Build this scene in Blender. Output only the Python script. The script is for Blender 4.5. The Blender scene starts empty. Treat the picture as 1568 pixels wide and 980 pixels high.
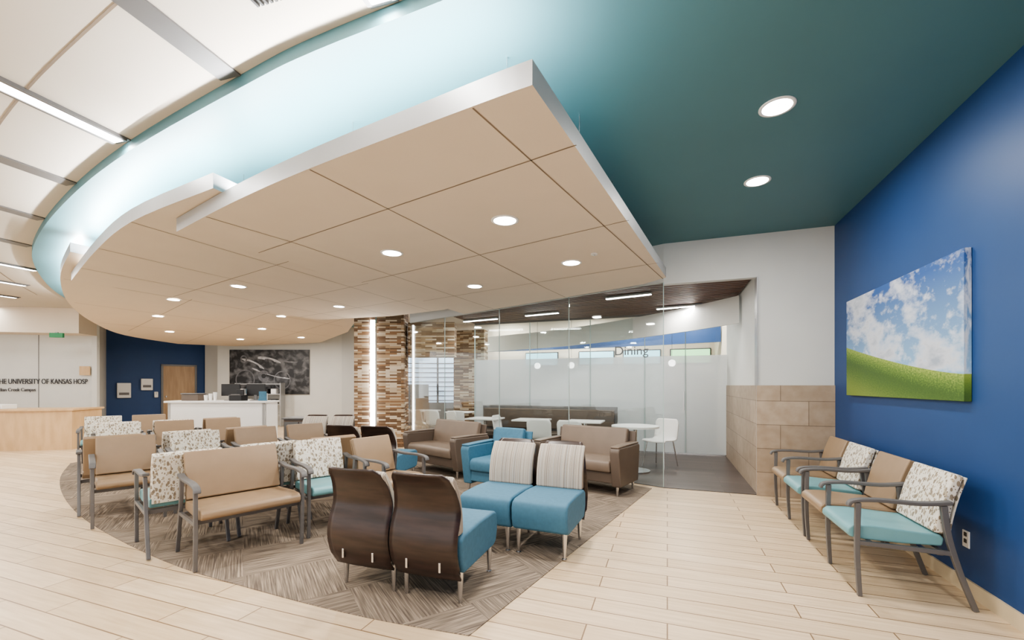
import bpy, math, random
from mathutils import Vector
random.seed(7)
S=bpy.context.scene
try:
    S.view_settings.view_transform='AgX'
    S.view_settings.look='AgX - Medium High Contrast'
except Exception:
    pass
S.view_settings.exposure=0.2

# ---------------------------------------------------------------- materials
def newmat(name):
    m=bpy.data.materials.new(name); m.use_nodes=True
    nt=m.node_tree; b=nt.nodes['Principled BSDF']
    return m,nt,b
def N(nt,t,**k):
    n=nt.nodes.new(t)
    for a,v in k.items(): setattr(n,a,v)
    return n
def L(nt,a,b): nt.links.new(a,b)
def col(c): return (c[0],c[1],c[2],1)
def srgb(r,g,b):
    f=lambda v:(v/255/12.92) if v/255<=0.04045 else ((v/255+0.055)/1.055)**2.4
    return (f(r),f(g),f(b))
def flat(name,c,rough=.5,metal=0,var=.06,scale=6,bump=0,bscale=200,spec=.5):
    m,nt,b=newmat(name)
    tc=N(nt,'ShaderNodeTexCoord'); no=N(nt,'ShaderNodeTexNoise'); no.inputs['Scale'].default_value=scale
    L(nt,tc.outputs['Object'],no.inputs['Vector'])
    r=N(nt,'ShaderNodeValToRGB')
    r.color_ramp.elements[0].color=col([v*(1-var) for v in c]); r.color_ramp.elements[1].color=col([min(1,v*(1+var)) for v in c])
    r.color_ramp.elements[0].position=.3; r.color_ramp.elements[1].position=.7
    L(nt,no.outputs['Fac'],r.inputs['Fac']); L(nt,r.outputs['Color'],b.inputs['Base Color'])
    b.inputs['Roughness'].default_value=rough; b.inputs['Metallic'].default_value=metal
    b.inputs['Specular IOR Level'].default_value=spec
    if bump:
        n2=N(nt,'ShaderNodeTexNoise'); n2.inputs['Scale'].default_value=bscale
        L(nt,tc.outputs['Object'],n2.inputs['Vector'])
        bp=N(nt,'ShaderNodeBump'); bp.inputs['Strength'].default_value=bump; bp.inputs['Distance'].default_value=.002
        L(nt,n2.outputs['Fac'],bp.inputs['Height']); L(nt,bp.outputs['Normal'],b.inputs['Normal'])
    return m
def emis(name,c,s):
    m,nt,b=newmat(name)
    b.inputs['Base Color'].default_value=col(c); b.inputs['Emission Color'].default_value=col(c)
    b.inputs['Emission Strength'].default_value=s
    return m
def glass(name,tint=(.95,.975,.97),gl=.08):
    m,nt,b=newmat(name); out=nt.nodes['Material Output']; nt.nodes.remove(b)
    t=N(nt,'ShaderNodeBsdfTransparent'); t.inputs['Color'].default_value=col(tint)
    g=N(nt,'ShaderNodeBsdfGlossy'); g.inputs['Roughness'].default_value=.02
    lw=N(nt,'ShaderNodeLayerWeight'); lw.inputs['Blend'].default_value=.2
    mx=N(nt,'ShaderNodeMixShader'); mul=N(nt,'ShaderNodeMath',operation='MULTIPLY_ADD')
    mul.inputs[1].default_value=.5; mul.inputs[2].default_value=gl*.4
    L(nt,lw.outputs['Fresnel'],mul.inputs[0]); L(nt,mul.outputs[0],mx.inputs['Fac'])
    L(nt,t.outputs[0],mx.inputs[1]); L(nt,g.outputs[0],mx.inputs[2]); L(nt,mx.outputs[0],out.inputs['Surface'])
    return m
def frosted(name):
    m,nt,b=newmat(name); out=nt.nodes['Material Output']
    b.inputs['Base Color'].default_value=col(srgb(168,176,180)); b.inputs['Roughness'].default_value=.35
    t=N(nt,'ShaderNodeBsdfTransparent'); tr=N(nt,'ShaderNodeBsdfTranslucent'); tr.inputs['Color'].default_value=(.74,.77,.79,1)
    m1=N(nt,'ShaderNodeMixShader'); m1.inputs[0].default_value=.5
    m2=N(nt,'ShaderNodeMixShader'); m2.inputs[0].default_value=.32
    L(nt,b.outputs[0],m1.inputs[1]); L(nt,tr.outputs[0],m1.inputs[2])
    L(nt,m1.outputs[0],m2.inputs[1]); L(nt,t.outputs[0],m2.inputs[2]); L(nt,m2.outputs[0],out.inputs['Surface'])
    return m
def wallvec(nt):
    tc=N(nt,'ShaderNodeTexCoord'); sp=N(nt,'ShaderNodeSeparateXYZ'); L(nt,tc.outputs['Object'],sp.inputs[0])
    ad=N(nt,'ShaderNodeMath',operation='ADD'); L(nt,sp.outputs['X'],ad.inputs[0]); L(nt,sp.outputs['Y'],ad.inputs[1])
    cb=N(nt,'ShaderNodeCombineXYZ'); L(nt,ad.outputs[0],cb.inputs['X']); L(nt,sp.outputs['Z'],cb.inputs['Y'])
    return cb.outputs[0]
def brick(name,c1,c2,mortar,w,h,ms,vec='floor',rough=.5,offset=.5,grain=True,bumpv=.3,bias=0,glo=(.82,.78,.74)):
    m,nt,b=newmat(name)
    if vec=='floor':
        tc=N(nt,'ShaderNodeTexCoord'); v=tc.outputs['Object']
    else: v=wallvec(nt)
    br=N(nt,'ShaderNodeTexBrick'); br.offset=offset; br.offset_frequency=2
    br.inputs['Color1'].default_value=col(c1); br.inputs['Color2'].default_value=col(c2); br.inputs['Mortar'].default_value=col(mortar)
    br.inputs['Scale'].default_value=1; br.inputs['Mortar Size'].default_value=ms; br.inputs['Brick Width'].default_value=w; br.inputs['Row Height'].default_value=h
    br.inputs['Bias'].default_value=bias; br.inputs['Mortar Smooth'].default_value=.1
    L(nt,v,br.inputs['Vector'])
    last=br.outputs['Color']
    if grain:
        mp=N(nt,'ShaderNodeMapping'); mp.inputs['Scale'].default_value=(1.2,18,14) if vec=='floor' else (4,4,4)
        L(nt,v,mp.inputs['Vector'])
        no=N(nt,'ShaderNodeTexNoise'); no.inputs['Scale'].default_value=2; no.inputs['Detail'].default_value=7; L(nt,mp.outputs[0],no.inputs['Vector'])
        r=N(nt,'ShaderNodeValToRGB'); r.color_ramp.elements[0].position=.3; r.color_ramp.elements[1].position=.7
        r.color_ramp.elements[0].color=col(glo); r.color_ramp.elements[1].color=(1.0,1.0,1.0,1)
        L(nt,no.outputs['Fac'],r.inputs['Fac'])
        mx=N(nt,'ShaderNodeMix',data_type='RGBA',blend_type='MULTIPLY'); mx.inputs[0].default_value=1
        L(nt,last,mx.inputs[6]); L(nt,r.outputs['Color'],mx.inputs[7]); last=mx.outputs[2]
    L(nt,last,b.inputs['Base Color']); b.inputs['Roughness'].default_value=rough
    if bumpv:
        bp=N(nt,'ShaderNodeBump'); bp.inputs['Strength'].default_value=bumpv; bp.inputs['Distance'].default_value=.003; bp.invert=True
        L(nt,br.outputs['Fac'],bp.inputs['Height']); L(nt,bp.outputs['Normal'],b.inputs['Normal'])
    return m
def ledger(name):
    m,nt,b=newmat(name); v=wallvec(nt)
    br=N(nt,'ShaderNodeTexBrick'); br.offset=.37
    br.inputs['Color1'].default_value=(0,0,0,1); br.inputs['Color2'].default_value=(1,1,1,1); br.inputs['Mortar'].default_value=(.3,.3,.3,1)
    br.inputs['Scale'].default_value=1; br.inputs['Mortar Size'].default_value=.002; br.inputs['Brick Width'].default_value=.26; br.inputs['Row Height'].default_value=.038
    L(nt,v,br.inputs['Vector'])
    r=N(nt,'ShaderNodeValToRGB'); r.color_ramp.interpolation='CONSTANT'
    cs=[(104,80,60),(166,142,114),(206,192,172),(138,106,78),(186,168,144),(120,98,78)]
    r.color_ramp.elements[0].color=col(srgb(*cs[0])); r.color_ramp.elements[1].position=.2; r.color_ramp.elements[1].color=col(srgb(*cs[1]))
    for i,c in enumerate(cs[2:]):
        e=r.color_ramp.elements.new(.36+.15*i); e.color=col(srgb(*c))
    L(nt,br.outputs['Color'],r.inputs['Fac']); L(nt,r.outputs['Color'],b.inputs['Base Color'])
    b.inputs['Roughness'].default_value=.85
    bp=N(nt,'ShaderNodeBump'); bp.inputs['Strength'].default_value=.8; bp.inputs['Distance'].default_value=.01
    L(nt,br.outputs['Color'],bp.inputs['Height']); L(nt,bp.outputs['Normal'],b.inputs['Normal'])
    return m
def leaf_fabric():
    m,nt,b=newmat('leaf_print_fabric'); tc=N(nt,'ShaderNodeTexCoord')
    last=None
    base=col(srgb(214,209,199))
    for i,(sc,thr,c,rot) in enumerate([((38,38,20),.37,srgb(136,124,108),.7),((44,44,23),.33,srgb(168,156,136),-.8),((60,60,40),.22,srgb(116,102,88),.2)]):
        mp=N(nt,'ShaderNodeMapping'); mp.inputs['Scale'].default_value=sc; mp.inputs['Rotation'].default_value=(rot,rot*.8,0); mp.inputs['Location'].default_value=(i*3.3,1,2)
        L(nt,tc.outputs['Object'],mp.inputs['Vector'])
        vo=N(nt,'ShaderNodeTexVoronoi'); vo.inputs['Scale'].default_value=1; L(nt,mp.outputs[0],vo.inputs['Vector'])
        lt=N(nt,'ShaderNodeMath',operation='LESS_THAN'); lt.inputs[1].default_value=thr; L(nt,vo.outputs['Distance'],lt.inputs[0])
        mx=N(nt,'ShaderNodeMix',data_type='RGBA'); L(nt,lt.outputs[0],mx.inputs[0])
        if last is None: mx.inputs[6].default_value=base
        else: L(nt,last,mx.inputs[6])
        mx.inputs[7].default_value=col(c); last=mx.outputs[2]
    L(nt,last,b.inputs['Base Color']); b.inputs['Roughness'].default_value=.8
    return m
def stripe_fabric():
    m,nt,b=newmat('striped_fabric'); tc=N(nt,'ShaderNodeTexCoord'); sp=N(nt,'ShaderNodeSeparateXYZ'); L(nt,tc.outputs['Object'],sp.inputs[0])
    mu=N(nt,'ShaderNodeMath',operation='MULTIPLY'); mu.inputs[1].default_value=85; L(nt,sp.outputs['X'],mu.inputs[0])
    no=N(nt,'ShaderNodeTexNoise',noise_dimensions='1D'); no.inputs['Scale'].default_value=1.3; no.inputs['Detail'].default_value=2
    L(nt,mu.outputs[0],no.inputs['W'])
    r=N(nt,'ShaderNodeValToRGB'); r.color_ramp.interpolation='CONSTANT'
    r.color_ramp.elements[0].color=col(srgb(130,118,108)); r.color_ramp.elements[1].position=.4; r.color_ramp.elements[1].color=col(srgb(186,178,166))
    for p,c in [(.47,(150,140,130)),(.53,(198,191,180)),(.6,(128,136,142)),(.66,(178,166,152))]:
        e=r.color_ramp.elements.new(p); e.color=col(srgb(*c))
    L(nt,no.outputs['Fac'],r.inputs['Fac']); L(nt,r.outputs['Color'],b.inputs['Base Color']); b.inputs['Roughness'].default_value=.8
    return m
def wood(name,c1,c2,rough=.35,sc=(3,3,30)):
    m,nt,b=newmat(name); tc=N(nt,'ShaderNodeTexCoord'); mp=N(nt,'ShaderNodeMapping'); mp.inputs['Scale'].default_value=sc
    L(nt,tc.outputs['Object'],mp.inputs['Vector']); no=N(nt,'ShaderNodeTexNoise'); no.inputs['Scale'].default_value=1.5; no.inputs['Detail'].default_value=5
    L(nt,mp.outputs[0],no.inputs['Vector']); r=N(nt,'ShaderNodeValToRGB'); r.color_ramp.elements[0].position=.35; r.color_ramp.elements[1].position=.65
    r.color_ramp.elements[0].color=col(c1); r.color_ramp.elements[1].color=col(c2); L(nt,no.outputs['Fac'],r.inputs['Fac'])
    L(nt,r.outputs['Color'],b.inputs['Base Color']); b.inputs['Roughness'].default_value=rough
    return m
def carpet_mat():
    m,nt,b=newmat('plank_carpet'); tc=N(nt,'ShaderNodeTexCoord')
    rt=N(nt,'ShaderNodeMapping'); rt.inputs['Rotation'].default_value=(0,0,math.radians(38)); L(nt,tc.outputs['Object'],rt.inputs['Vector'])
    outs=[]
    for s in [(3,95,1),(95,3,1)]:
        mp=N(nt,'ShaderNodeMapping'); mp.inputs['Scale'].default_value=s; L(nt,rt.outputs[0],mp.inputs['Vector'])
        no=N(nt,'ShaderNodeTexNoise'); no.inputs['Scale'].default_value=1; no.inputs['Detail'].default_value=3; L(nt,mp.outputs[0],no.inputs['Vector']); outs.append(no.outputs['Fac'])
    ck=N(nt,'ShaderNodeTexChecker'); ck.inputs['Scale'].default_value=1.6; L(nt,rt.outputs[0],ck.inputs['Vector'])
    mx=N(nt,'ShaderNodeMix',data_type='FLOAT'); L(nt,ck.outputs['Fac'],mx.inputs[0]); L(nt,outs[0],mx.inputs[2]); L(nt,outs[1],mx.inputs[3])
    r=N(nt,'ShaderNodeValToRGB'); r.color_ramp.elements[0].position=.3; r.color_ramp.elements[0].color=col(srgb(92,82,75)); r.color_ramp.elements[1].position=.7; r.color_ramp.elements[1].color=col(srgb(168,153,136))
    e=r.color_ramp.elements.new(.5); e.color=col(srgb(128,116,104))
    L(nt,mx.outputs[0],r.inputs['Fac']); L(nt,r.outputs['Color'],b.inputs['Base Color']); b.inputs['Roughness'].default_value=.95
    b.inputs['Specular IOR Level'].default_value=.1
    return m
def landscape_mat():
    m,nt,b=newmat('landscape_print'); tc=N(nt,'ShaderNodeTexCoord'); sp=N(nt,'ShaderNodeSeparateXYZ'); L(nt,tc.outputs['Generated'],sp.inputs[0])
    Y=sp.outputs['Y']; Z=sp.outputs['Z']
    sky=N(nt,'ShaderNodeValToRGB'); L(nt,Z,sky.inputs['Fac'])
    sky.color_ramp.elements[0].position=.25; sky.color_ramp.elements[0].color=col(srgb(128,166,200)); sky.color_ramp.elements[1].position=.95; sky.color_ramp.elements[1].color=col(srgb(46,84,144))
    facs=[]
    for sc,loc,lo,hi in ((( 1,3.2,3.4),(0,3.1,.35),.48,.6),((1,11,9),(0,.3,1.2),.52,.66)):
        mp=N(nt,'ShaderNodeMapping'); mp.inputs['Scale'].default_value=sc; mp.inputs['Location'].default_value=loc; mp.inputs['Rotation'].default_value=(.35,0,0)
        L(nt,tc.outputs['Generated'],mp.inputs['Vector'])
        no=N(nt,'ShaderNodeTexNoise'); no.inputs['Scale'].default_value=1.0; no.inputs['Detail'].default_value=9; no.inputs['Roughness'].default_value=.6; L(nt,mp.outputs[0],no.inputs['Vector'])
        cr=N(nt,'ShaderNodeMapRange'); cr.inputs['From Min'].default_value=lo; cr.inputs['From Max'].default_value=hi; L(nt,no.outputs['Fac'],cr.inputs['Value']); facs.append((cr.outputs[0],no.outputs['Fac']))
    mxf=N(nt,'ShaderNodeMath',operation='MAXIMUM'); L(nt,facs[0][0],mxf.inputs[0])
    ml=N(nt,'ShaderNodeMath',operation='MULTIPLY'); ml.inputs[1].default_value=.6; L(nt,facs[1][0],ml.inputs[0]); L(nt,ml.outputs[0],mxf.inputs[1])
    cc=N(nt,'ShaderNodeValToRGB'); L(nt,facs[0][1],cc.inputs['Fac']); cc.color_ramp.elements[0].position=.5; cc.color_ramp.elements[0].color=col(srgb(222,224,230)); cc.color_ramp.elements[1].position=.7; cc.color_ramp.elements[1].color=col(srgb(150,160,176))
    m1=N(nt,'ShaderNodeMix',data_type='RGBA'); L(nt,mxf.outputs[0],m1.inputs[0]); L(nt,sky.outputs['Color'],m1.inputs[6]); L(nt,cc.outputs['Color'],m1.inputs[7])
    pw=N(nt,'ShaderNodeMath',operation='POWER'); pw.inputs[1].default_value=1.3; L(nt,Y,pw.inputs[0])
    hh=N(nt,'ShaderNodeMath',operation='MULTIPLY_ADD'); hh.inputs[1].default_value=.33; hh.inputs[2].default_value=.18; L(nt,pw.outputs[0],hh.inputs[0])
    df=N(nt,'ShaderNodeMath',operation='SUBTRACT'); L(nt,hh.outputs[0],df.inputs[0]); L(nt,Z,df.inputs[1])
    gt=N(nt,'ShaderNodeMath',operation='GREATER_THAN'); gt.inputs[1].default_value=0; L(nt,df.outputs[0],gt.inputs[0])
    n2=N(nt,'ShaderNodeTexNoise'); n2.inputs['Scale'].default_value=90; n2.inputs['Detail'].default_value=4; L(nt,tc.outputs['Generated'],n2.inputs['Vector'])
    ad=N(nt,'ShaderNodeMath',operation='MULTIPLY_ADD'); ad.inputs[1].default_value=.3; L(nt,n2.outputs['Fac'],ad.inputs[0]); L(nt,df.outputs[0],ad.inputs[2])
    gr=N(nt,'ShaderNodeValToRGB'); L(nt,ad.outputs[0],gr.inputs['Fac'])
    gr.color_ramp.elements[0].position=.13; gr.color_ramp.elements[0].color=col(srgb(146,164,74)); gr.color_ramp.elements[1].position=.55; gr.color_ramp.elements[1].color=col(srgb(112,132,58))
    for p,c in ((.21,(94,124,48)),(.29,(58,88,34)),(.4,(78,106,42))):
        e=gr.color_ramp.elements.new(p); e.color=col(srgb(*c))
    m2=N(nt,'ShaderNodeMix',data_type='RGBA'); L(nt,gt.outputs[0],m2.inputs[0]); L(nt,m1.outputs[2],m2.inputs[6]); L(nt,gr.outputs['Color'],m2.inputs[7])
    L(nt,m2.outputs[2],b.inputs['Base Color']); b.inputs['Roughness'].default_value=.6
    return m
def mural_mat():
    m,nt,b=newmat('monochrome_mural'); tc=N(nt,'ShaderNodeTexCoord')
    mp=N(nt,'ShaderNodeMapping'); mp.inputs['Scale'].default_value=(5,1,3); mp.inputs['Rotation'].default_value=(0,.4,0); L(nt,tc.outputs['Generated'],mp.inputs['Vector'])
    no=N(nt,'ShaderNodeTexNoise'); no.inputs['Scale'].default_value=2.2; no.inputs['Detail'].default_value=6; no.inputs['Distortion'].default_value=.3; L(nt,mp.outputs[0],no.inputs['Vector'])
    r=N(nt,'ShaderNodeValToRGB'); r.color_ramp.elements[0].position=.45; r.color_ramp.elements[0].color=(.015,.015,.017,1); r.color_ramp.elements[1].position=.75; r.color_ramp.elements[1].color=(.2,.2,.21,1)
    L(nt,no.outputs['Fac'],r.inputs['Fac']); L(nt,r.outputs['Color'],b.inputs['Base Color']); b.inputs['Roughness'].default_value=.4
    return m

M={}
M['oak']=brick('oak_plank_floor',srgb(224,202,172),srgb(210,186,154),srgb(134,108,82),1.22,.17,.004,rough=.38,offset=.37,bumpv=.15)
M['darkfloor']=brick('dark_plank_floor',srgb(96,84,80),srgb(78,68,66),srgb(52,46,44),1.2,.15,.003,rough=.35,offset=.4,bumpv=.1)
M['carpet']=carpet_mat()
M['blue']=flat('blue_wall_paint',srgb(36,70,120),.5,var=.03,scale=2)
M['teal']=flat('teal_ceiling_paint',srgb(80,122,130),.5,var=.02,scale=2)
M['white']=flat('white_wall_paint',srgb(208,208,204),.6,var=.02,scale=2)
M['grey']=flat('pale_grey_paint',srgb(198,199,197),.6,var=.02,scale=2)
M['panel']=flat('acoustic_panel',srgb(216,204,188),.85,var=.012,scale=3)
M['panel2']=flat('white_ceiling_panel',srgb(200,193,181),.85,var=.015,scale=1)
M['joint']=flat('joint_shadow',srgb(132,118,102),.9)  # own dark colour of the joint lines between ceiling panels
M['fascia']=flat('satin_metal_fascia',srgb(164,165,166),.38,.45,var=.02)
M['fasciadk']=flat('grey_metal',srgb(112,112,112),.4,.4,var=.02)
M['tile']=brick('wainscot_tile',srgb(176,159,140),srgb(162,145,126),srgb(122,107,92),.61,.305,.004,vec='wall',rough=.5)
M['ledger']=ledger('ledger_stone')
M['leaf']=leaf_fabric(); M['stripe']=stripe_fabric()
M['tan']=flat('tan_vinyl',srgb(142,120,96),.42,var=.04,scale=8)
M['taupe']=flat('taupe_vinyl',srgb(118,104,92),.4,var=.05,scale=6)
M['taupedk']=flat('dark_taupe_vinyl',srgb(94,82,73),.4,var=.05,scale=6)
M['aqua']=flat('aqua_vinyl',srgb(112,158,164),.42,var=.04,scale=8)
M['bluefab']=flat('blue_upholstery',srgb(66,110,134),.7,var=.07,scale=30,bump=.3,bscale=400)
M['frame']=flat('charcoal_metal_frame',srgb(106,104,104),.4,.3,var=.03)
M['arm']=flat('charcoal_arm_pad',srgb(92,90,90),.5,var=.03)
M['espresso']=wood('espresso_plywood',srgb(38,27,24),srgb(55,40,35),.32,(3,3,22))
M['chrome']=flat('chrome',(.62,.62,.63),.25,1,var=.01)
M['maple']=wood('maple_laminate',srgb(204,172,132),srgb(190,158,118),.4,(6,6,1.5))
M['slat']=wood('walnut_slats',srgb(70,46,36),srgb(104,72,56),.5,(1,8,8))
M['whitelam']=flat('white_laminate',srgb(230,229,227),.35,var=.01)
M['black']=flat('black_plastic',srgb(26,26,28),.4)
M['door']=wood('door_wood',srgb(180,152,120),srgb(164,136,106),.4,(8,8,1))
M['glass']=glass('clear_glass'); M['frost']=frosted('frosted_glass')
M['edge']=flat('glass_edge',srgb(160,178,176),.3,var=.01)
M['lamp']=emis('led_diffuser',(1,.98,.95),18)
M['screen']=emis('menu_screen',srgb(150,200,215),1.8); M['screen2']=emis('menu_screen_green',srgb(150,205,150),1.8)
M['exit']=emis('exit_green',srgb(50,120,80),.25)
M['day']=emis('daylight_pane',srgb(180,200,222),1.1)
M['base']=flat('tan_baseboard',srgb(204,187,158),.5)
M['land']=landscape_mat(); M['mural']=mural_mat()
M['lettering']=flat('dark_lettering',srgb(44,44,50),.5)
M['inkwhite']=flat('mural_ink_light',srgb(176,176,180),.4,var=.3,scale=9); M['inkgrey']=flat('mural_ink_grey',srgb(104,104,108),.4,var=.3,scale=9)

# ---------------------------------------------------------------- mesh helpers
def root(name,loc=(0,0,0),rz=0):
    o=bpy.data.objects.new(name,None); o.empty_display_size=.1
    o.location=loc; o.rotation_euler=(0,0,math.radians(rz)); S.collection.objects.link(o); return o
def mesh(name,verts,faces,mats,parent=None,smooth=False,bevel=0,seg=3,solid=0,sub=0,midx=None):
    me=bpy.data.meshes.new(name); me.from_pydata(verts,[],faces); me.update()
    if not isinstance(mats,(list,tuple)): mats=[mats]
    for m in mats: me.materials.append(m)
    if midx:
        for p,i in zip(me.polygons,midx): p.material_index=i
    o=bpy.data.objects.new(name,me); S.collection.objects.link(o)
    if parent: o.parent=parent
    if smooth or bevel: me.polygons.foreach_set('use_smooth',[True]*len(me.polygons))
    if solid:
        md=o.modifiers.new('solid','SOLIDIFY'); md.thickness=solid; md.offset=0
    if bevel:
        md=o.modifiers.new('bevel','BEVEL'); md.width=bevel; md.segments=seg; md.limit_method='ANGLE'; md.angle_limit=math.radians(35); md.harden_normals=True
    return o
def box(name,x0,x1,y0,y1,z0,z1,mat,parent=None,bevel=0,seg=3):
    v=[(x0,y0,z0),(x1,y0,z0),(x1,y1,z0),(x0,y1,z0),(x0,y0,z1),(x1,y0,z1),(x1,y1,z1),(x0,y1,z1)]
    f=[(0,3,2,1),(4,5,6,7),(0,1,5,4),(1,2,6,5),(2,3,7,6),(3,0,4,7)]
    return mesh(name,v,f,mat,parent,bevel=bevel,seg=seg)
def prism(name,poly,z0,z1,mats,parent=None,bevel=0,zf=None):
    a=sum(poly[i][0]*poly[(i+1)%len(poly)][1]-poly[(i+1)%len(poly)][0]*poly[i][1] for i in range(len(poly)))
    if a<0: poly=poly[::-1]
    zf=zf or (lambda x:0)
    n=len(poly); v=[(x,y,z0+zf(x)) for x,y in poly]+[(x,y,z1+zf(x)) for x,y in poly]
    f=[tuple(range(n-1,-1,-1)),tuple(range(n,2*n))]+[(i,(i+1)%n,n+(i+1)%n,n+i) for i in range(n)]
    mi=None
    if isinstance(mats,(list,tuple)): mi=[0,1]+[2]*n
    return mesh(name,v,f,mats,parent,midx=mi,bevel=bevel)
def extr(name,prof,x0,x1,mat,parent=None,bevel=0,seg=3):
    a=sum(prof[i][0]*prof[(i+1)%len(prof)][1]-prof[(i+1)%len(prof)][0]*prof[i][1] for i in range(len(prof)))
    if a<0: prof=prof[::-1]
    n=len(prof); v=[(x0,y,z) for y,z in prof]+[(x1,y,z) for y,z in prof]
    f=[tuple(range(n-1,-1,-1)),tuple(range(n,2*n))]+[(i,(i+1)%n,n+(i+1)%n,n+i) for i in range(n)]
    return mesh(name,v,f,mat,parent,bevel=bevel,seg=seg)
def smoothpts(p,k=4):
    out=[]
    for i in range(len(p)-1):
        p0=p[max(i-1,0)];p1=p[i];p2=p[i+1];p3=p[min(i+2,len(p)-1)]
        for j in range(k):
            t=j/k
            out.append(tuple(.5*((2*p1[a])+(-p0[a]+p2[a])*t+(2*p0[a]-5*p1[a]+4*p2[a]-p3[a])*t*t+(-p0[a]+3*p1[a]-3*p2[a]+p3[a])*t**3) for a in range(len(p1))))
    out.append(tuple(p[-1])); return out
def ribbon(pts,t0,t1=None,k=4):
    t1=t0 if t1 is None else t1
    p=smoothpts(pts,k); n=len(p); A=[];B=[]
    for i in range(n):
        a=p[max(i-1,0)]; b=p[min(i+1,n-1)]
        dx,dy=b[0]-a[0],b[1]-a[1]; l=math.hypot(dx,dy) or 1
        th=(t0+(t1-t0)*i/(n-1))/2
        A.append((p[i][0]-dy/l*th,p[i][1]+dx/l*th)); B.append((p[i][0]+dy/l*th,p[i][1]-dx/l*th))
    return A+B[::-1]
def cyl(name,x,y,z0,z1,r0,mat,parent=None,r1=None,n=24):
    r1=r0 if r1 is None else r1
    v=[(x+r0*math.cos(2*math.pi*i/n),y+r0*math.sin(2*math.pi*i/n),z0) for i in range(n)]+[(x+r1*math.cos(2*math.pi*i/n),y+r1*math.sin(2*math.pi*i/n),z1) for i in range(n)]
    f=[tuple(range(n-1,-1,-1)),tuple(range(n,2*n))]+[(i,(i+1)%n,n+(i+1)%n,n+i) for i in range(n)]
    o=mesh(name,v,f,mat,parent,smooth=True)
    o.data.set_sharp_from_angle(angle=math.radians(40)); return o
def wallseg(name,p0,p1,z0,z1,mat,th=.1,parent=None):
    dx,dy=p1[0]-p0[0],p1[1]-p0[1]; l=math.hypot(dx,dy); r=parent
    o=box(name,0,l,0,th,z0,z1,mat,r); o.location=(p0[0],p0[1],0); o.rotation_euler=(0,0,math.atan2(dy,dx)); return o

# ---------------------------------------------------------------- room shell
ZC=3.38; ZW=3.465
arc=[(1.93,1.75),(.6,1.82),(-.4,1.88),(-1.0,1.93),(-1.94,1.97),(-2.59,2.04),(-4.21,2.28),(-5.79,2.62),(-7.71,3.16),(-9.43,3.8),(-11.6,4.92),(-13.4,6.1)]
arcS=smoothpts(arc,5)
box('floor',-21,2.0,-4,15,-.1,0,M['oak'])
carp=smoothpts([(-1.055,2.2),(-1.74,2.16),(-2.64,2.19),(-3.82,2.3),(-5.61,2.68),(-7.24,3.2),(-8.8,3.85),(-10.2,4.6)],5)+[(-10.4,5.2),(-9.0,5.9),(-6.5,7.6),(-4.4,7.9),(-2.95,7.35),(-1.5,6.75),(-.2,6.2)]
prism('carpet',carp,.0005,.006,M['carpet'])
prism('dining_floor',[(1.12,6.3),(-.05,6.3),(-1.5,6.88),(-2.95,7.48),(-4.4,8.03),(-5.7,8.6),(-8,10),(-8,14),(1.12,14)],.0005,.006,M['darkfloor'])
box('ceiling',-21,2.0,-4,15,ZW,ZW+.1,M['panel2'])
teal=arcS+[(-14.9,8),(-14.9,11.2),(-11,12.2),(-8,11),(-6.2,8.9),(-4.4,8.0),(-2.95,7.45),(-1.5,6.85),(-.05,6.3),(1.93,6.3)]
prism('ceiling_soffit_teal',teal,ZC,ZW-.001,M['teal'])
box('wall_right',1.93,2.03,-4,6.4,0,ZW,M['blue'])
box('baseboard_right',1.915,1.93,-4,6.3,0,.1,M['base'])
box('wall_back',1.10,1.93,6.3,6.4,0,ZW,M['grey'])
box('wainscot_back',1.085,1.93,6.275,6.3,0,1.42,M['tile'])
box('wall_passage',1.12,1.22,6.4,9.6,0,ZW,M['white'])
box('wainscot_passage',1.098,1.119,6.41,9.45,0,1.42,M['tile'])
box('trim_jamb',1.085,1.10,6.275,6.42,1.42,2.82,M['fascia'])
gl=[(-.05,6.3),(-1.5,6.85),(-2.95,7.45),(-4.4,8.0),(-5.55,8.45)]
box('wall_header',-.05,1.10,6.3,6.4,2.82,ZW,M['grey'])
for i in range(4): wallseg('wall_header_glass',gl[i+1],gl[i],2.85,ZW,M['grey'],.06)
g=root('window_1')
for i in range(4):
    a=gl[i+1];b=gl[i]; dx,dy=b[0]-a[0],b[1]-a[1]; l=math.hypot(dx,dy); k=.006/l
    wallseg('pane_%d'%i,(a[0]+dx*k,a[1]+dy*k),(b[0]-dx*k,b[1]-dy*k),.01,2.85,M['glass'],.012,g)
    wallseg('sill_%d'%i,a,b,.0,.012,M['fasciadk'],.03,g)
for i in range(4): box('edge_%d'%i,gl[i][0]-.005,gl[i][0]+.005,gl[i][1]-.003,gl[i][1]+.012,.012,2.85,M['edge'],g)

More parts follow.
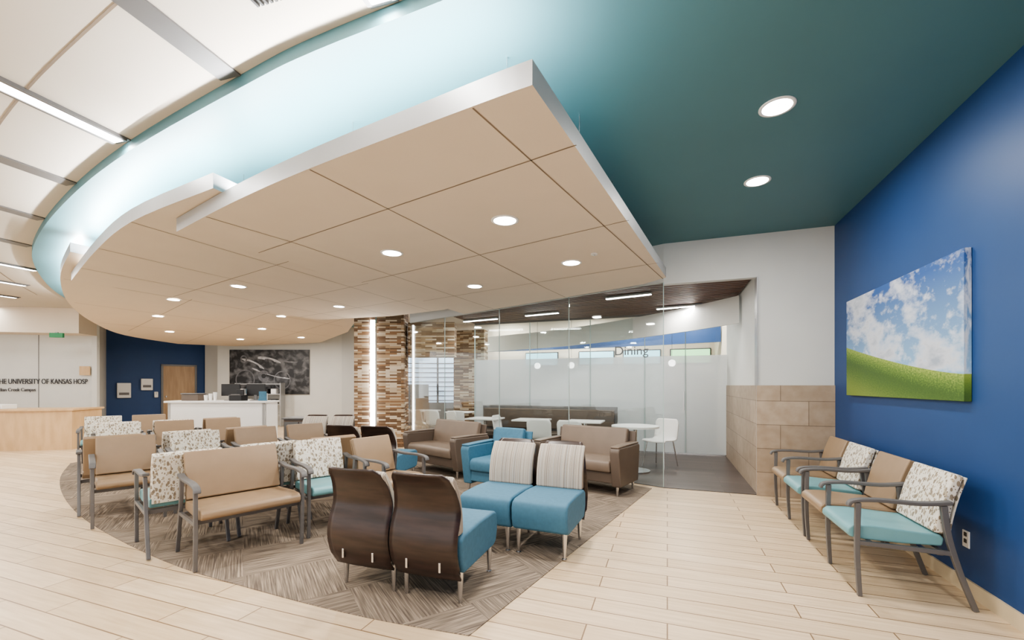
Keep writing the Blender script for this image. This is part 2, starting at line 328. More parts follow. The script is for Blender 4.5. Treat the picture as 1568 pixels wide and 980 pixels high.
wallseg('wall_left',(-20,4.35),(-15.0,7.33),0,ZW,M['white'])
wallseg('wall_left_return',(-15.0,7.33),(-17.2,8.65),0,ZW,M['white'])
wallseg('wall_far_blue',(-17.2,8.65),(-16.0,11.4),0,ZW,M['blue'])
wallseg('wall_far_pillar',(-16.0,11.0),(-14.6,11.1),0,ZW,M['white'],.4)
wallseg('wall_far_mural',(-15.0,10.75),(-10.9,12.3),0,ZW,M['white'])
wallseg('wall_far_end',(-10.9,12.3),(-9.2,12.9),0,ZW,M['grey'])
box('wall_dining_back',-9.2,1.3,13.0,13.1,0,ZW,M['panel'])
box('wall_dining_right',1.22,1.32,9.6,13.0,0,ZW,M['panel'])
prism('soffit_left',[(-20,4.35),(-15.0,7.33),(-14.7,6.8),(-19.7,3.8)],2.8,ZW-.002,M['panel'])
wl=(.859,.512)
for i,t in enumerate((2.8,4.45)):
    wallseg('trim_wall_joint_%d'%i,(-20+wl[0]*t+.005,4.35+wl[1]*t-.006),(-20+wl[0]*(t+.012)+.005,4.35+wl[1]*(t+.012)-.006),0,2.8,M['frame'],.004)
def text(name,s,loc,rz,size,mat,ext=.005,sx=1,parent=None):
    c=bpy.data.curves.new(name,'FONT'); c.body=s; c.size=size; c.extrude=ext; c.materials.append(mat)
    o=bpy.data.objects.new(name,c); o.location=loc; o.scale=(sx,1,1); o.rotation_euler=(math.radians(90),0,math.radians(rz)); S.collection.objects.link(o)
    if parent: o.parent=parent
    return o
t0=3.50
text('wall_lettering','THE UNIVERSITY OF KANSAS HOSP',(-20+wl[0]*t0+.015,4.35+wl[1]*t0-.026,1.46),30.8,.20,M['lettering'],.006,.67)
text('wall_lettering_small','Indian Creek Campus',(-20+wl[0]*t0+.015,4.35+wl[1]*t0-.026,1.26),30.8,.13,M['lettering'],.005,.8)

def arcY(x):
    for i in range(len(arcS)-1):
        a,b=arcS[i],arcS[i+1]
        if b[0]<=x<=a[0]: return a[1]+(b[1]-a[1])*(x-a[0])/(b[0]-a[0])
    return arcS[-1][1]
def area(name,loc,rot,sx,sy,e,c,parent=None,shape='RECTANGLE'):
    l=bpy.data.lights.new(name,'AREA'); l.shape=shape; l.size=sx; l.size_y=sy; l.energy=e; l.color=c
    o=bpy.data.objects.new(name,l); o.location=loc; o.rotation_euler=rot; S.collection.objects.link(o)
    if parent: o.parent=parent
    return o
for i,(x,lit) in enumerate([(1.2,0),(-.05,0),(-1.42,1),(-2.72,0),(-4.28,1),(-5.68,0),(-7.23,0),(-8.8,0),(-10.5,1),(-12.3,1),(-14.2,1),(-16.3,1)]):
    ye=arcY(x)
    if x<-12: ye=[4.9,5.5,6.0][int((-x-12.3)//1.8)]
    r=root('linear_ceiling_light' if lit else 'ceiling_metal_strip',(x,ye-.02,ZW),4)
    ln=3.0 if not lit else (1.25 if x>-12 else 1.1)
    box('channel',-.085,.085,-3.2,0,-.012,-.001,M['fasciadk'],r)
    if lit:
        box('trim_a',-.085,-.06,-ln,-.03,-.03,-.012,M['fasciadk'],r)
        box('trim_b',.06,.085,-ln,-.03,-.03,-.012,M['fasciadk'],r)
        box('diffuser',-.06,.06,-ln,-.03,-.022,-.013,M['lamp'],r)
        area('lamp',(0,-ln/2,-.04),(0,0,0),.1,ln,22,(1,.97,.92),r)
for off,nm in ((.62,'trim_1'),(1.84,'trim_2')):
    v=[];f=[]
    for x,y in arcS:
        v+= [(x,y-off,ZW-.004),(x,y-off-.014,ZW-.004)]
    for i in range(len(arcS)-1): f.append((2*i,2*i+1,2*i+3,2*i+2))
    mesh(nm,v,f,M['joint'])
r=root('air_diffuser',(-1.75,1.5,ZW),4)
for i in range(6): box('louvre_%d'%i,-.3+i*.03,-.285+i*.03,-.5,.22,-.02,-.001,M['black'],r)

# ---------------------------------------------------------------- ceiling clouds
def downlight(x,y,z,e=26,rad=.095):
    r=root('recessed_downlight',(x,y,z))
    n=28; v=[];f=[]
    for k,(rr,zz) in enumerate([(rad*1.22,-.001),(rad*1.22,-.006),(rad,-.008),(rad*.98,-.001)]):
        for i in range(n): v.append((rr*math.cos(2*math.pi*i/n),rr*math.sin(2*math.pi*i/n),zz))
    for k in range(3):
        for i in range(n): f.append((k*n+i,k*n+(i+1)%n,(k+1)*n+(i+1)%n,(k+1)*n+i))
    mesh('trim_ring',v,f,M['whitelam'],r,smooth=True)
    cyl('lens',0,0,-.008,-.002,rad*.97,M['lamp'],r)
    area('lamp',(0,0,-.03),(0,0,0),rad*1.8,rad*1.8,e,(1,.96,.895),r,'DISK')
def seg(name,a,b,z,w,mat,parent,zf=None):
    zf=zf or (lambda x:0)
    dx,dy=b[0]-a[0],b[1]-a[1]; l=math.hypot(dx,dy); nx,ny=-dy/l*w/2,dx/l*w/2
    q=[(a[0]+nx,a[1]+ny),(b[0]+nx,b[1]+ny),(b[0]-nx,b[1]-ny),(a[0]-nx,a[1]-ny)]
    mesh(name,[(x,y,z+zf(x)) for x,y in q],[(0,1,2,3)],mat,parent)
def cloud(poly,z0,h,joints,hang,zf=None):
    r=root('acoustic_ceiling_cloud')
    prism('panel_body',poly,z0,z0+h,[M['panel'],M['white'],M['fascia']],r,zf=zf)
    for i,(a,b) in enumerate(joints): seg('joint_%d'%i,a,b,z0-.0015,.010,M['joint'],r,zf)
    for i,(x,y) in enumerate(hang): cyl('hanger_%d'%i,x,y,z0+h,ZC,.004,M['chrome'],r,n=8)
    return r
c1f=smoothpts([(-.583,1.885),(-.91,1.93),(-2.15,2.13),(-3.1,2.33),(-4.15,2.60)],4)
c1=cloud(c1f+[(-4.01,3.32),(-3.8,4.8),(-3.75,6.4),(-3.7,7.5),(-2.95,7.2),(-1.5,6.62),(-.3,6.1),(-.014,5.83)],2.8,.12,
 [((-.91,1.94),(-.05,5.9)),((-2.15,2.14),(-1.62,5.9)),((-1.62,5.9),(-1.5,6.6)),((-3.55,2.45),(-3.4,3.17)),((-3.4,3.17),(-2.95,7.15)),
  ((-.49,2.44),(-4.0,3.30)),((-.3,3.7),(-3.85,4.72)),((-.1,5.1),(-3.75,6.1))],[(-.9,2.4),(-2.2,2.6),(-3.7,2.9),(-.5,4.2),(-2.4,5),(-.6,3.1)])
c2f=smoothpts([(-3.27,2.31),(-4.66,2.53),(-6.07,2.95),(-8.1,3.66)],5)
c2=cloud(c2f+[(-7.8,5.5),(-7.6,7.9),(-6.9,7.85),(-5.6,7.9),(-4.2,7.6),(-3.5,7.2),(-3.3,4)],2.93,.12,
 [((-4.66,2.53),(-4.5,7.6)),((-5.9,2.9),(-5.6,7.8)),((-7.1,3.3),(-6.8,7.8)),((-4.0,3.9),(-7.9,4.9)),((-4.0,5.2),(-7.8,6.2)),((-4.0,6.4),(-7.6,7.3))],[(-4.6,3),(-6.2,3.4),(-7.6,4)])
sl=lambda x: -.05*(-x-8.1)
c3f=smoothpts([(-7.1,3.2),(-8.6,3.76),(-10.5,4.72),(-12.3,5.95),(-13.8,7.35),(-14.6,9.2)],5)
c3=cloud(c3f+[(-14.0,10.6),(-11.3,11.7),(-9,10.4),(-7.4,8.9),(-7,8.0),(-7.1,5)],3.06,.12,
 [((-8.6,3.8),(-8.4,9.5)),((-10.3,4.7),(-10,10.9)),((-12.2,6.0),(-11.8,11.3)),((-7.3,5.2),(-13.0,7.0)),((-7.3,6.8),(-14.4,9.2)),((-7.5,8.6),(-13.2,10.8))],[(-9,4.4),(-11,5.6)],sl)
for x,y in [(-1.276,3.35),(-2.696,3.774),(-1.014,4.762),(-2.517,5.433)]: downlight(x,y,2.8)
for x,y in [(-6.135,4.72),(-5.9,6.585)]: downlight(x,y,2.93)
for x,y in [(-8.7,5.4),(-8.5,7.6),(-10.5,6.2),(-10.3,8.6),(-12.4,9.6),(-12.4,7.6),(-10.8,10.4)]: downlight(x,y,3.06+sl(x)-.002,24)
for x,y in [(.726,3.47),(.812,4.67)]: downlight(x,y,ZC,30)
r=root('smoke_detector',(-.72,4.52,2.8)); cyl('plate',0,0,-.012,0,.035,M['whitelam'],r); cyl('pin',0,0,-.02,-.012,.01,M['chrome'],r)
r=root('ceiling_speaker',(-4.0,1.35,ZW)); cyl('plate',0,0,-.01,-.001,.09,M['panel2'],r)
def cove(pts,z,e,inset=.13,zf=None):
    for i in range(len(pts)-1):
        a,b=pts[i],pts[i+1]; dx,dy=b[0]-a[0],b[1]-a[1]; l=math.hypot(dx,dy); ang=math.atan2(dy,dx)
        zz=z+(zf(max(a[0],b[0])) if zf else 0)
        r=root('cove_led_strip',((a[0]+b[0])/2,(a[1]+b[1])/2+inset,zz+.006),math.degrees(ang))
        box('profile',-l/2+.01,l/2-.01,-.015,.015,0,.015,M['fascia'],r)
        area('lamp',(0,0,.03),(math.pi,0,0),l,.03,e*l,(1,.975,.975),r)
cove([(-.75,1.93),(-2.15,2.13),(-3.1,2.33),(-4.1,2.58)],2.92,46)
cove([(-3.35,2.33),(-4.66,2.53),(-6.07,2.95),(-8.0,3.62)],3.05,36)
cove([(-7.4,3.32),(-8.6,3.78),(-10.5,4.74),(-12.2,5.9)],3.18,26,zf=sl)

# ---------------------------------------------------------------- seating
def sideframe(x,r,i):
    extr('front_leg_%d'%i,ribbon([(-.24,0),(-.255,.3),(-.25,.63)],.026,.034),x-.014,x+.014,M['frame'],r,.004,2)
    extr('rear_leg_%d'%i,ribbon([(.36,0),(.285,.22),(.225,.45),(.20,.65)],.028,.036),x-.014,x+.014,M['frame'],r,.004,2)
    extr('arm_%d'%i,ribbon([(-.305,.60),(-.28,.638),(-.15,.655),(.08,.652),(.24,.672)],.022,.026),x-.025,x+.025,M['arm'],r,.008,2)
    extr('side_rail_%d'%i,ribbon([(-.25,.36),(.24,.35)],.03),x-.012,x+.012,M['frame'],r,.003,1)
def waiting_chair(name,x,y,rz,seats,w=.56,z=.0062):
    r=root(name,(x,y,z),rz); n=len(seats); W=n*w+.06
    xs=[-W/2+.03+i*w for i in range(n+1)]
    for i,xx in enumerate(xs): sideframe(xx,r,i)
    box('cross_bar_front',xs[0],xs[-1],-.2,-.17,.34,.375,M['frame'],r)
    box('cross_bar_rear',xs[0],xs[-1],.17,.2,.33,.365,M['frame'],r)
    for i,(bm,sm) in enumerate(seats):
        a,b=xs[i]+.025,xs[i+1]-.025
        extr('seat_%d'%i,[(-.285,.385),(-.305,.41),(-.30,.445),(-.27,.468),(-.15,.474),(.1,.458),(.2,.455),(.22,.43),(.21,.38),(0,.372),(-.2,.374)],a,b,M[sm],r,.014,3)
        extr('backrest_%d'%i,ribbon([(.20,.46),(.215,.55),(.25,.70),(.30,.845)],.075,.05),a+.005,b-.005,M[bm],r,.02,4)
        extr('back_shell_%d'%i,ribbon([(.245,.42),(.262,.55),(.295,.70),(.335,.83)],.012),a+.01,b-.01,M[bm],r,.004,1)
    return r
waiting_chair('waiting_room_chair_pair',1.46,4.08,-90,[('tan','tan'),('leaf','aqua')],w=.56,z=0)
waiting_chair('waiting_room_chair_pair',1.46,5.29,-90,[('tan','tan'),('leaf','aqua')],w=.55,z=0)
waiting_chair('wide_waiting_chair',-3.44,2.69,68,[('tan','tan')],w=.78)
waiting_chair('waiting_room_chair',-3.22,3.44,64,[('leaf','aqua')],w=.54)
waiting_chair('waiting_room_chair',-2.80,3.86,76,[('tan','tan')],w=.54)
P,T=('leaf','aqua'),('tan','tan')
for x,y,a,s in [(-4.18,2.66,-112,P),(-3.98,3.29,-112,P),(-3.76,3.92,-112,T),
 (-5.42,2.92,65,T),(-5.22,3.54,67,P),(-4.98,4.17,67,T),(-4.76,4.80,67,T),
 (-6.16,3.16,-115,T),(-5.94,3.80,-113,P),(-5.70,4.42,-113,T),
 (-7.55,3.95,62,P),(-7.25,4.54,62,T),(-6.95,5.13,62,T),
 (-8.24,4.30,-118,P),(-7.94,4.89,-118,P),(-7.64,5.48,-118,T),
 (-9.5,4.72,60,P),(-9.19,5.28,60,T)]:
    waiting_chair('waiting_room_chair',x,y,a,[s])

def module_bench(x,y,rz,n=2,w=.5,backmat='stripe'):
    r=root('modular_bench_seat',(x,y,.0062),rz)
    prof=smoothpts([(.30,.17),(.35,.25),(.385,.37),(.375,.48),(.335,.60),(.355,.70),(.40,.79),(.465,.865)],5)
    m=len(prof)
    for i in range(n):
        cx=(-(n-1)/2+i)*w
        extr('seat_%d'%i,[(-.31,.22),(-.335,.30),(-.335,.40),(-.315,.445),(-.26,.462),(0,.468),(.26,.455),(.31,.43),(.31,.30),(.26,.2),(-.26,.2)],cx-w/2+.008,cx+w/2-.008,M['bluefab'],r,.022,4)
        extr('back_cushion_%d'%i,ribbon([(.27,.45),(.275,.58),(.31,.72),(.385,.84)],.08,.045),cx-w/2+.025,cx+w/2-.025,M[backmat],r,.024,4)
        v=[];f=[];K=10
        for j,(yy,zz) in enumerate(prof):
            t=zz
            hw=w/2-.006
            if t>.58: hw-=.05*((t-.58)/.285)**1.6
            if t<.24: hw-=.012
            if t>.83: hw-=.02*((t-.83)/.035)
            for k in range(K+1):
                u=-1+2*k/K; v.append((cx+u*hw,yy-.03*(u*u)*(.4+1.2*max(0,t-.5)),zz))
        for j in range(m-1):
            for k in range(K): a=j*(K+1)+k; f.append((a,a+1,a+K+2,a+K+1))
        mesh('ply_shell_%d'%i,v,f,M['espresso'],r,smooth=True,solid=.014)
        for sx in (-.12,.12): box('bracket_%d'%i,cx+sx-.008,cx+sx+.008,.34,.375,.235,.30,M['chrome'],r,.004,2)
        for sx in (-w/2+.05,w/2-.05):
            cyl('leg_f_%d'%i,cx+sx,-.26,0,.21,.012,M['chrome'],r,.024,16)
            cyl('leg_r_%d'%i,cx+sx,.24,0,.21,.012,M['chrome'],r,.024,16)
            cyl('foot_%d'%i,cx+sx,-.26,0,.008,.02,M['chrome'],r,n=16)
    return r
module_bench(-1.72,2.74,181)
module_bench(-1.22,3.70,-3)
module_bench(-5.75,5.95,18)
module_bench(-4.02,5.20,186,w=.54)

def sofa(name,x,y,rz,W,seatm,armm,n):
    r=root(name,(x,y,.0062),rz); hw=W/2
    box('base',-hw+.1,hw-.1,-.30,.30,.16,.30,M[armm],r,.015)
    for s,nm in ((-1,'left'),(1,'right')):
        a,b=(-hw,-hw+.13) if s<0 else (hw-.13,hw)
        extr('arm_'+nm,[(-.36,.60),(-.37,.56),(-.30,.12),(.30,.12),(.36,.58),(.34,.62),(-.34,.625)],a,b,M[armm],r,.022,4)
        extr('arm_cap_'+nm,ribbon([(-.35,.63),(0,.635),(.33,.632)],.022),a+.008,b-.008,M[seatm],r,.01,3)
        for yy in (-.26,.26): cyl('leg_%s_%d'%(nm,int(yy>0)),(a+b)/2,yy,0,.13,.012,M['chrome'],r,.02,12)
    sw=(W-.26)/n
    for i in range(n):
        a=-hw+.13+i*sw
        extr('seat_%d'%i,[(-.34,.30),(-.36,.38),(-.345,.44),(-.3,.46),(.2,.45),(.25,.4),(.25,.3)],a+.004,a+sw-.004,M[seatm],r,.025,4)
        extr('backrest_%d'%i,ribbon([(.22,.42),(.24,.6),(.29,.82)],.13,.09),a+.004,a+sw-.004,M[seatm],r,.03,4)
    extr('back_panel',ribbon([(.30,.14),(.31,.5),(.35,.78)],.03),-hw+.05,hw-.05,M[armm],r,.01,2)
    return r
sofa('loveseat_sofa',-3.44,6.26,-22,1.35,'taupe','taupedk',1)
sofa('loveseat_sofa',-1.08,6.0,-17,1.3,'taupe','taupedk',1)
sofa('upholstered_armchair',-2.12,5.35,-12,.74,'bluefab','bluefab',1)
r=root('drum_side_table',(-2.5,6.14,.0062)); cyl('drum',0,0,0,.46,.17,M['whitelam'],r,.19,32); cyl('top',0,0,.46,.485,.21,M['taupedk'],r,n=32)

# ---------------------------------------------------------------- wall art, outlet
r=root('landscape_canvas_print'); box('canvas',1.885,1.929,3.77,5.79,1.31,2.352,M['land'],r,.004,2)
r=root('wall_outlet'); box('plate',1.922,1.93,3.79,3.86,.31,.425,M['whitelam'],r,.003,2)
for z in (.34,.385): box('socket',1.919,1.923,3.81,3.84,z,z+.028,M['black'],r,.002,1)

# ---------------------------------------------------------------- stone columns
r=root('stone_column',(-6.62,8.12,0),20); box('shaft',-.18,.18,0,.4,0,ZC-.003,M['ledger'],r)
r=root('stone_column',(-6.0,8.32,0),20); box('shaft',-.3,.32,0,.45,0,ZC-.003,M['ledger'],r)
r=root('vertical_light_column',(-6.36,8.16,0),20); box('diffuser',-.05,.05,0,.06,.02,2.92,M['lamp'],r,.01)
r=root('stone_lintel',(-5.68,8.5,0),20); box('beam',.02,1.1,.1,.5,2.1,2.9,M['ledger'],r)
r=root('stone_column',(-4.9,10.4,0),0); box('shaft',-.55,.35,0,.25,0,2.9,M['ledger'],r)

# ---------------------------------------------------------------- dining area
g=root('window_2')
xs=[-4.4,-3.0,-1.6,-.45,.35,1.12]
for i in range(5):
    box('frost_%d'%i,xs[i]+.008,xs[i+1]-.008,9.5,9.512,.03,2.03,M['frost'],g)
    box('clear_%d'%i,xs[i]+.008,xs[i+1]-.008,9.5,9.512,2.035,2.88,M['glass'],g)
    box('bottom_rail_%d'%i,xs[i],xs[i+1],9.49,9.52,.006,.03,M['chrome'],g)
    box('mullion_%d'%i,xs[i]-.008,xs[i]+.008,9.49,9.52,.03,2.88,M['edge'],g)
box('top_rail',-4.4,1.12,9.49,9.53,2.88,2.94,M['fasciadk'],g)
r=root('door_handle'); box('bar',.30,.32,9.42,9.44,.9,1.3,M['chrome'],r,.005); box('mount',.30,.32,9.44,9.5,1.0,1.02,M['chrome'],r)
text('dining_lettering','Dining',(-1.08,9.47,2.07),0,.27,M['lettering'],.008)
r=root('dining_slat_ceiling')
prism('backing',[(1.1,6.42),(-.05,6.42),(-1.5,6.97),(-2.95,7.57),(-4.4,8.12),(-4.4,9.3),(1.1,9.3)],2.96,2.98,M['black'],r)
def gx(y):
    if y<6.42: return -.05
    PP=[(-.05,6.42),(-1.5,6.97),(-2.95,7.57),(-4.4,8.12)]
    for a,b in zip(PP,PP[1:]):
        if a[1]<=y<=b[1]: return a[0]+(b[0]-a[0])*(y-a[1])/(b[1]-a[1])
    return -4.4
for i in range(24):
    y=6.5+i*.12
    box('slat_%d'%i,gx(y)+.05,1.09,y,y+.085,2.9,2.96,M['slat'],r)
def linlight(x,y,z,ln,rz,e):
    r=root('linear_pendant_light',(x,y,z),rz); box('housing',-ln/2,ln/2,-.04,.04,0,.03,M['fascia'],r); box('diffuser',-ln/2+.01,ln/2-.01,-.03,.03,-.008,0,M['lamp'],r)
    area('lamp',(0,0,-.03),(0,0,0),ln,.06,e,(1,.97,.92),r)
linlight(-.6,7.2,2.86,.75,-12,20); linlight(-2.4,8.4,2.86,.75,-10,20); linlight(-3.9,8.7,2.86,.9,-10,20); linlight(0.2,8.5,2.86,.8,-10,20)
for x,y in [(-1,11.2),(-3.5,11.4),(-6,10.8),(.3,10.8),(-2.2,12.2),(-4.8,12.3)]: downlight(x,y,ZW,60)  # invented downlights, added as fill for the back of the dining room
def ribbonwall(name,pts,z0,z1,mat,th=.06):
    p=smoothpts(pts,5); q=[(x,y+th) for x,y in p]
    return prism(name,p+q[::-1],z0,z1,mat)
ribbonwall('wall_bulkhead_curved',[(1.08,7.7),(.2,8.7),(-1.2,9.9),(-3,11),(-5.2,11.8)],2.42,2.86,M['white'])
ribbonwall('wall_blue_band',[(1.2,11.3),(-1,11.9),(-4,12.2),(-8,12.3)],2.46,2.86,M['blue'])
for x0,mt in ((-2.5,'screen'),(.1,'screen2'),(-4.2,'screen'),(-1.2,'screen')):
    r=root('menu_display_screen'); box('screen',x0,x0+1,12.9,12.95,2.05,2.42,M[mt],r); box('bezel',x0-.03,x0+1.03,12.95,12.999,2.02,2.45,M['black'],r)
box('serving_counter_wall',-5,1.2,12.3,12.4,0,1.0,M['frame'])
for x,y in [(-3.2,10.8),(-2.3,10.8),(.1,10.5)]:
    r=root('globe_pendant_lamp',(x,y,0)); cyl('cord',0,0,2.0,ZW,.004,M['black'],r,n=6)
    bpy.ops.mesh.primitive_uv_sphere_add(segments=20,ring_count=12,radius=.08,location=(0,0,1.93)); o=bpy.context.object; o.name='globe'; o.parent=r; o.data.materials.append(M['lamp'])
r=root('window_3',(-7.9,10.9,0),22)
box('frame',-.05,2.2,0,.08,.2,2.6,M['fasciadk'],r)
for i in range(3): box('pane_%d'%i,.02+i*.74,.70+i*.74,-.01,-.002,.9,2.25,M['day'],r)
for i in range(9): box('blind_%d'%i,.0,2.15,-.03,-.012,.95+i*.14,.975+i*.14,M['frame'],r)
box('skyline',.1,1.2,-.012,-.0105,.9,1.45,M['fasciadk'],r)
r=root('banquette_bench'); box('back',-3.9,-.95,8.85,8.97,.006,.98,M['frame'],r,.01); box('back_pad',-3.85,-1.0,8.77,8.85,.5,.92,M['taupedk'],r,.02); box('seat_pad',-3.85,-1.0,8.35,8.80,.36,.46,M['taupedk'],r,.02); box('seat_base',-3.85,-1.0,8.45,8.8,.006,.36,M['espresso'],r)
def table(x,y,rnd=False):
    r=root('dining_table',(x,y,.0062))
    if rnd: cyl('top',0,0,.72,.75,.38,M['whitelam'],r,n=40)
    else: box('top',-.33,.33,-.28,.28,.72,.75,M['whitelam'],r,.008)
    cyl('post',0,0,.02,.72,.035,M['chrome'],r); cyl('base',0,0,0,.02,.24,M['chrome'],r,n=32)
def dchair(x,y,rz):
    r=root('dining_chair',(x,y,.0062),rz)
    prof=smoothpts([(-.21,.43),(-.18,.455),(0,.445),(.14,.45),(.2,.52),(.23,.66),(.26,.82)],4); K=8; v=[];f=[]
    for j,(yy,zz) in enumerate(prof):
        for k in range(K+1):
            u=-1+2*k/K; hw=.22 if zz<.75 else .22-.05*((zz-.75)/.07)**2
            v.append((u*hw,yy-.02*u*u*(zz>.5),zz+.015*u*u*(zz<.5)))
    for j in range(len(prof)-1):
        for k in range(K): a=j*(K+1)+k; f.append((a,a+1,a+K+2,a+K+1))
    mesh('shell',v,f,M['whitelam'],r,smooth=True,solid=.014)
    for i,(sx,sy) in enumerate([(-1,-1),(1,-1),(-1,1),(1,1)]):
        x0,y0=sx*.21,sy*.22; x1,y1=sx*.16,sy*.15; n=10; vv=[]
        for (a,b,z) in ((x0,y0,0),(x1,y1,.44)):
            for q in range(n): vv.append((a+.01*math.cos(2*math.pi*q/n),b+.01*math.sin(2*math.pi*q/n),z))
        mesh('leg_%d'%i,vv,[(q,(q+1)%n,n+(q+1)%n,n+q) for q in range(n)],M['chrome'],r,smooth=True)
table(-.5,7.35,True); dchair(-.12,7.95,-30)
table(-1.45,8.05); dchair(-1.55,7.42,175)
table(-2.5,8.05); table(-3.5,8.05); dchair(-2.98,7.95,90)
dchair(-2.15,7.5,185)
table(-4.95,9.85); dchair(-5.25,9.2,170); dchair(-4.7,9.2,190); table(-6.1,10.0); dchair(-6.2,9.4,180); dchair(-4.25,8.7,120); dchair(-5.75,9.35,160)
table(-1.6,10.8); dchair(-1.6,10.2,180); table(-.2,11.3); dchair(-.2,10.7,180); dchair(-2.3,10.9,100)
for x in (-3.6,-2.9,-.9,.5):
    r=root('bar_stool',(x,11.95,.0062)); cyl('seat',0,0,.72,.76,.17,M['whitelam'],r); cyl('post',0,0,.02,.72,.025,M['chrome'],r); cyl('base',0,0,0,.02,.19,M['chrome'],r)

# ---------------------------------------------------------------- reception and far objects
r=root('reception_desk')
prism('body',[(-12.4,5.62),(-13.0,5.2),(-14.4,4.6),(-16.2,4.6),(-16.2,5.1),(-14.6,5.2),(-13.3,5.9),(-12.9,6.4)],0,.86,M['maple'],r)
prism('counter_top',[(-12.36,5.62),(-12.98,5.15),(-14.4,4.55),(-16.2,4.55),(-16.2,5.15),(-14.6,5.25),(-13.3,5.95),(-12.9,6.45)],.86,.90,M['maple'],r)
r=root('printer',(-13.9,5.05,.9),20); box('body',-.25,.25,-.15,.15,0,.1,M['whitelam'],r,.01); box('tray',-.2,.2,-.2,-.1,.03,.05,M['fasciadk'],r)
r=root('white_service_counter',(-9.0,6.4,0),20); box('front',-1.0,1.05,0,.06,0,1.05,M['whitelam'],r); box('top',-1.05,1.1,-.05,.5,1.05,1.09,M['whitelam'],r,.005); box('side_left',-1.0,-.94,0,.5,0,1.05,M['whitelam'],r); box('side_right',.99,1.05,0,.5,0,1.05,M['whitelam'],r)
def oncounter(dx,dy): a=math.radians(20); return (-9.0+dx*math.cos(a)-dy*math.sin(a),6.4+dx*math.sin(a)+dy*math.cos(a),1.09)
for dx in (.15,.7):
    r=root('computer_monitor',oncounter(dx,.28),20); box('screen',-.2,.2,-.015,.015,.1,.36,M['black'],r,.005); box('stand',-.03,.03,-.03,.01,0,.12,M['fasciadk'],r); box('foot',-.1,.1,-.07,.07,0,.012,M['fasciadk'],r)
r=root('cash_register',oncounter(.42,.12),20); box('body',-.13,.13,-.12,.12,0,.12,M['black'],r,.01); box('keypad',-.1,.1,-.11,.02,.12,.14,M['frame'],r,.004); box('display',-.08,.08,.04,.07,.12,.24,M['black'],r,.005)
r=root('brochure_holder',oncounter(.95,.1),20); box('tray',-.08,.08,-.04,.04,0,.02,M['bluefab'],r,.003); box('leaflets',-.07,.07,-.02,.02,.02,.2,M['bluefab'],r); box('back',-.08,.08,.03,.04,.02,.16,M['whitelam'],r)
r=root('stacked_cups',oncounter(-.2,.15),20)
for k in range(3): cyl('cup_%d'%k,-.1+.1*k,0,0,.12+.03*k,.03,M['whitelam'],r,.04,16)
r=root('storage_crate',oncounter(-.6,.2),20); box('body',-.18,.18,-.12,.12,0,.14,M['taupedk'],r,.01); box('lid',-.19,.19,-.13,.13,.14,.16,M['fasciadk'],r,.005)
r=root('display_cabinet',(-6.75,6.45,.0062),20); box('body',-.3,.3,0,.4,0,.75,M['taupedk'],r,.01); box('top',-.33,.33,-.03,.43,.75,.78,M['fasciadk'],r,.005); box('door_l',-.28,-.01,-.015,0,.08,.7,M['fasciadk'],r); box('door_r',.01,.28,-.015,0,.08,.7,M['fasciadk'],r)
ang=math.degrees(math.atan2(11.4-8.65,-16.0+17.2))
r=root('door_1',(-16.62,9.98,0),ang); box('leaf',0,.9,-.03,-.005,0,2.1,M['door'],r); box('frame_l',-.06,0,-.05,-.002,0,2.16,M['fasciadk'],r); box('frame_r',.9,.96,-.05,-.002,0,2.16,M['fasciadk'],r); box('frame_t',-.06,.96,-.05,-.002,2.1,2.16,M['fasciadk'],r); cyl('knob',.08,-.06,1.0,1.05,.03,M['chrome'],r)
for t,z0,z1,w in ((.25,1.0,1.5,.5),(.85,1.25,1.65,.45),(1.2,1.0,1.2,.15)):
    r=root('wall_dispenser',(-17.2+t*.4,8.65+t*.917,0),ang); box('case',0,w*.7,-.12,-.003,z0,z1,M['whitelam'],r,.02); box('slot',.05,w*.7-.05,-.13,-.12,z0+.1,z0+.18,M['frame'],r)
am=math.degrees(math.atan2(12.3-10.75,-10.9+15.0))
r=root('wall_mural_photo',(-15.0,10.75,0),am); box('panel',.45,3.25,-.04,-.005,1.1,2.68,M['mural'],r)
def disc2d(name,cx,cz,rx,rz_,tilt,mat,inner=0,a0=0,a1=360,y=-.043):
    n=36; v=[];f=[]
    for i in range(n+1):
        a=math.radians(a0+(a1-a0)*i/n)
        for k in (inner,1):
            u,w_=rx*k*math.cos(a),rz_*k*math.sin(a); t=math.radians(tilt)
            v.append((cx+u*math.cos(t)-w_*math.sin(t),y,cz+u*math.sin(t)+w_*math.cos(t)))
    for i in range(n): f.append((2*i,2*i+1,2*i+3,2*i+2))
    mesh(name,v,f,mat,r)
disc2d('print_wheel_ring',1.0,1.62,.34,.36,0,M['inkgrey'],.88)
disc2d('print_wheel_ring_b',2.3,1.6,.30,.33,0,M['inkgrey'],.88)
disc2d('print_fender',1.25,2.15,.46,.13,-24,M['inkwhite'],.6,10,170)
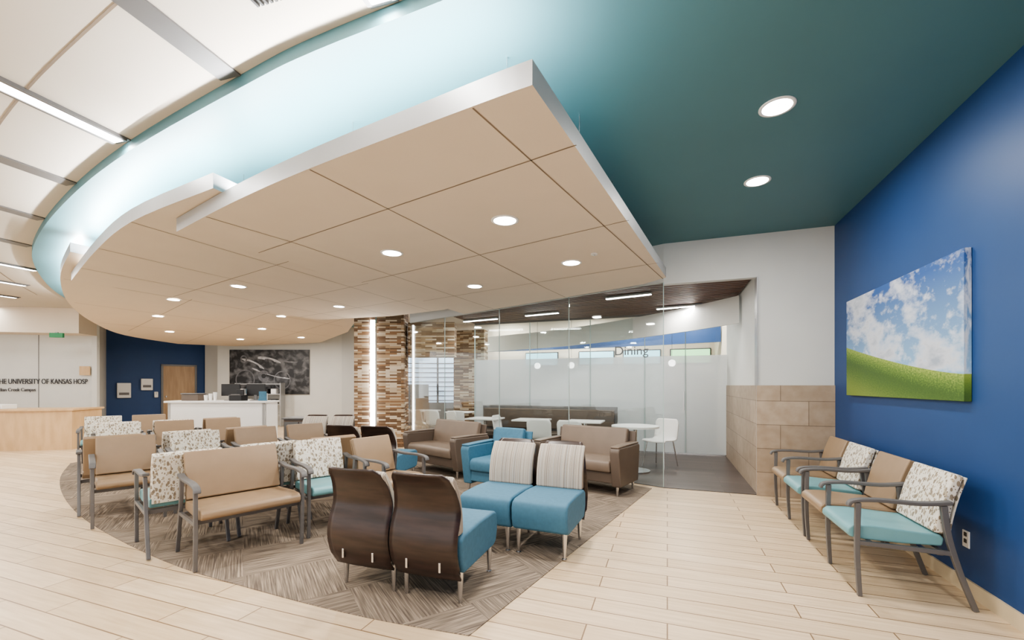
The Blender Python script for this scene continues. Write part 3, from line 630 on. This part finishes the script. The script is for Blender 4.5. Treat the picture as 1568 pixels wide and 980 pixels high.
disc2d('print_tank',1.85,2.3,.42,.10,-14,M['inkwhite'],.4,0,200)
disc2d('print_seat',2.5,2.3,.35,.07,-10,M['inkgrey'],.3,180,360)
disc2d('print_headlamp',.95,2.35,.12,.14,0,M['inkgrey'],.6,y=-.044)
disc2d('print_pipe',1.9,1.85,.7,.08,-16,M['inkwhite'],.7,180,360)
disc2d('print_engine',1.65,1.75,.2,.2,10,M['inkgrey'],.4,20,330)
r=root('back_shelving',(-14.0,10.9,0),am)
for i in range(4): box('shelf_%d'%i,0,1.5,-.35,-.05,.4+i*.35,.43+i*.35,M['fascia'],r)
box('upright_l',-.03,0,-.35,-.05,0,1.5,M['fascia'],r); box('upright_r',1.5,1.53,-.35,-.05,0,1.5,M['fascia'],r)
for i in range(10): box('box_%d'%i,.05+(i%5)*.28,.22+(i%5)*.28,-.3,-.1,.43+.35*(i//5)+.35,.6+.35*(i//5)+.35,M[['black','whitelam','bluefab','taupe'][i%4]],r)
r=root('wall_side_sign',(-15.3,7.1,0),31); box('plate',0,.25,-.02,-.003,1.7,1.95,M['maple'],r)
r=root('exit_sign',(-14.9,6.45,2.66),30); box('case',-.15,.15,-.03,.03,0,.12,M['exit'],r,.005); box('mount',-.03,.03,-.02,.02,.12,.14,M['fascia'],r)

# ---------------------------------------------------------------- light + world + camera
for x,y in [(-1.5,-.5),(-5,-.5),(-9,.5),(.8,.2),(-12.5,2.5),(-8,2)]:  # added fill lamps out of view, built as downlights; no fixtures known there
    downlight(x,y,ZW,60,.12)
w=bpy.data.worlds.new('World'); S.world=w; w.use_nodes=True
w.node_tree.nodes['Background'].inputs[0].default_value=(1,.985,.965,1); w.node_tree.nodes['Background'].inputs[1].default_value=1.7
cd=bpy.data.cameras.new('Camera'); cd.sensor_width=36; cd.lens=657/1568*36; cd.shift_y=.0638; cd.clip_start=.02
co=bpy.data.objects.new('Camera',cd); co.location=(0,0,1.42); co.rotation_euler=(math.radians(90),0,math.radians(19.9)); S.collection.objects.link(co); S.camera=co
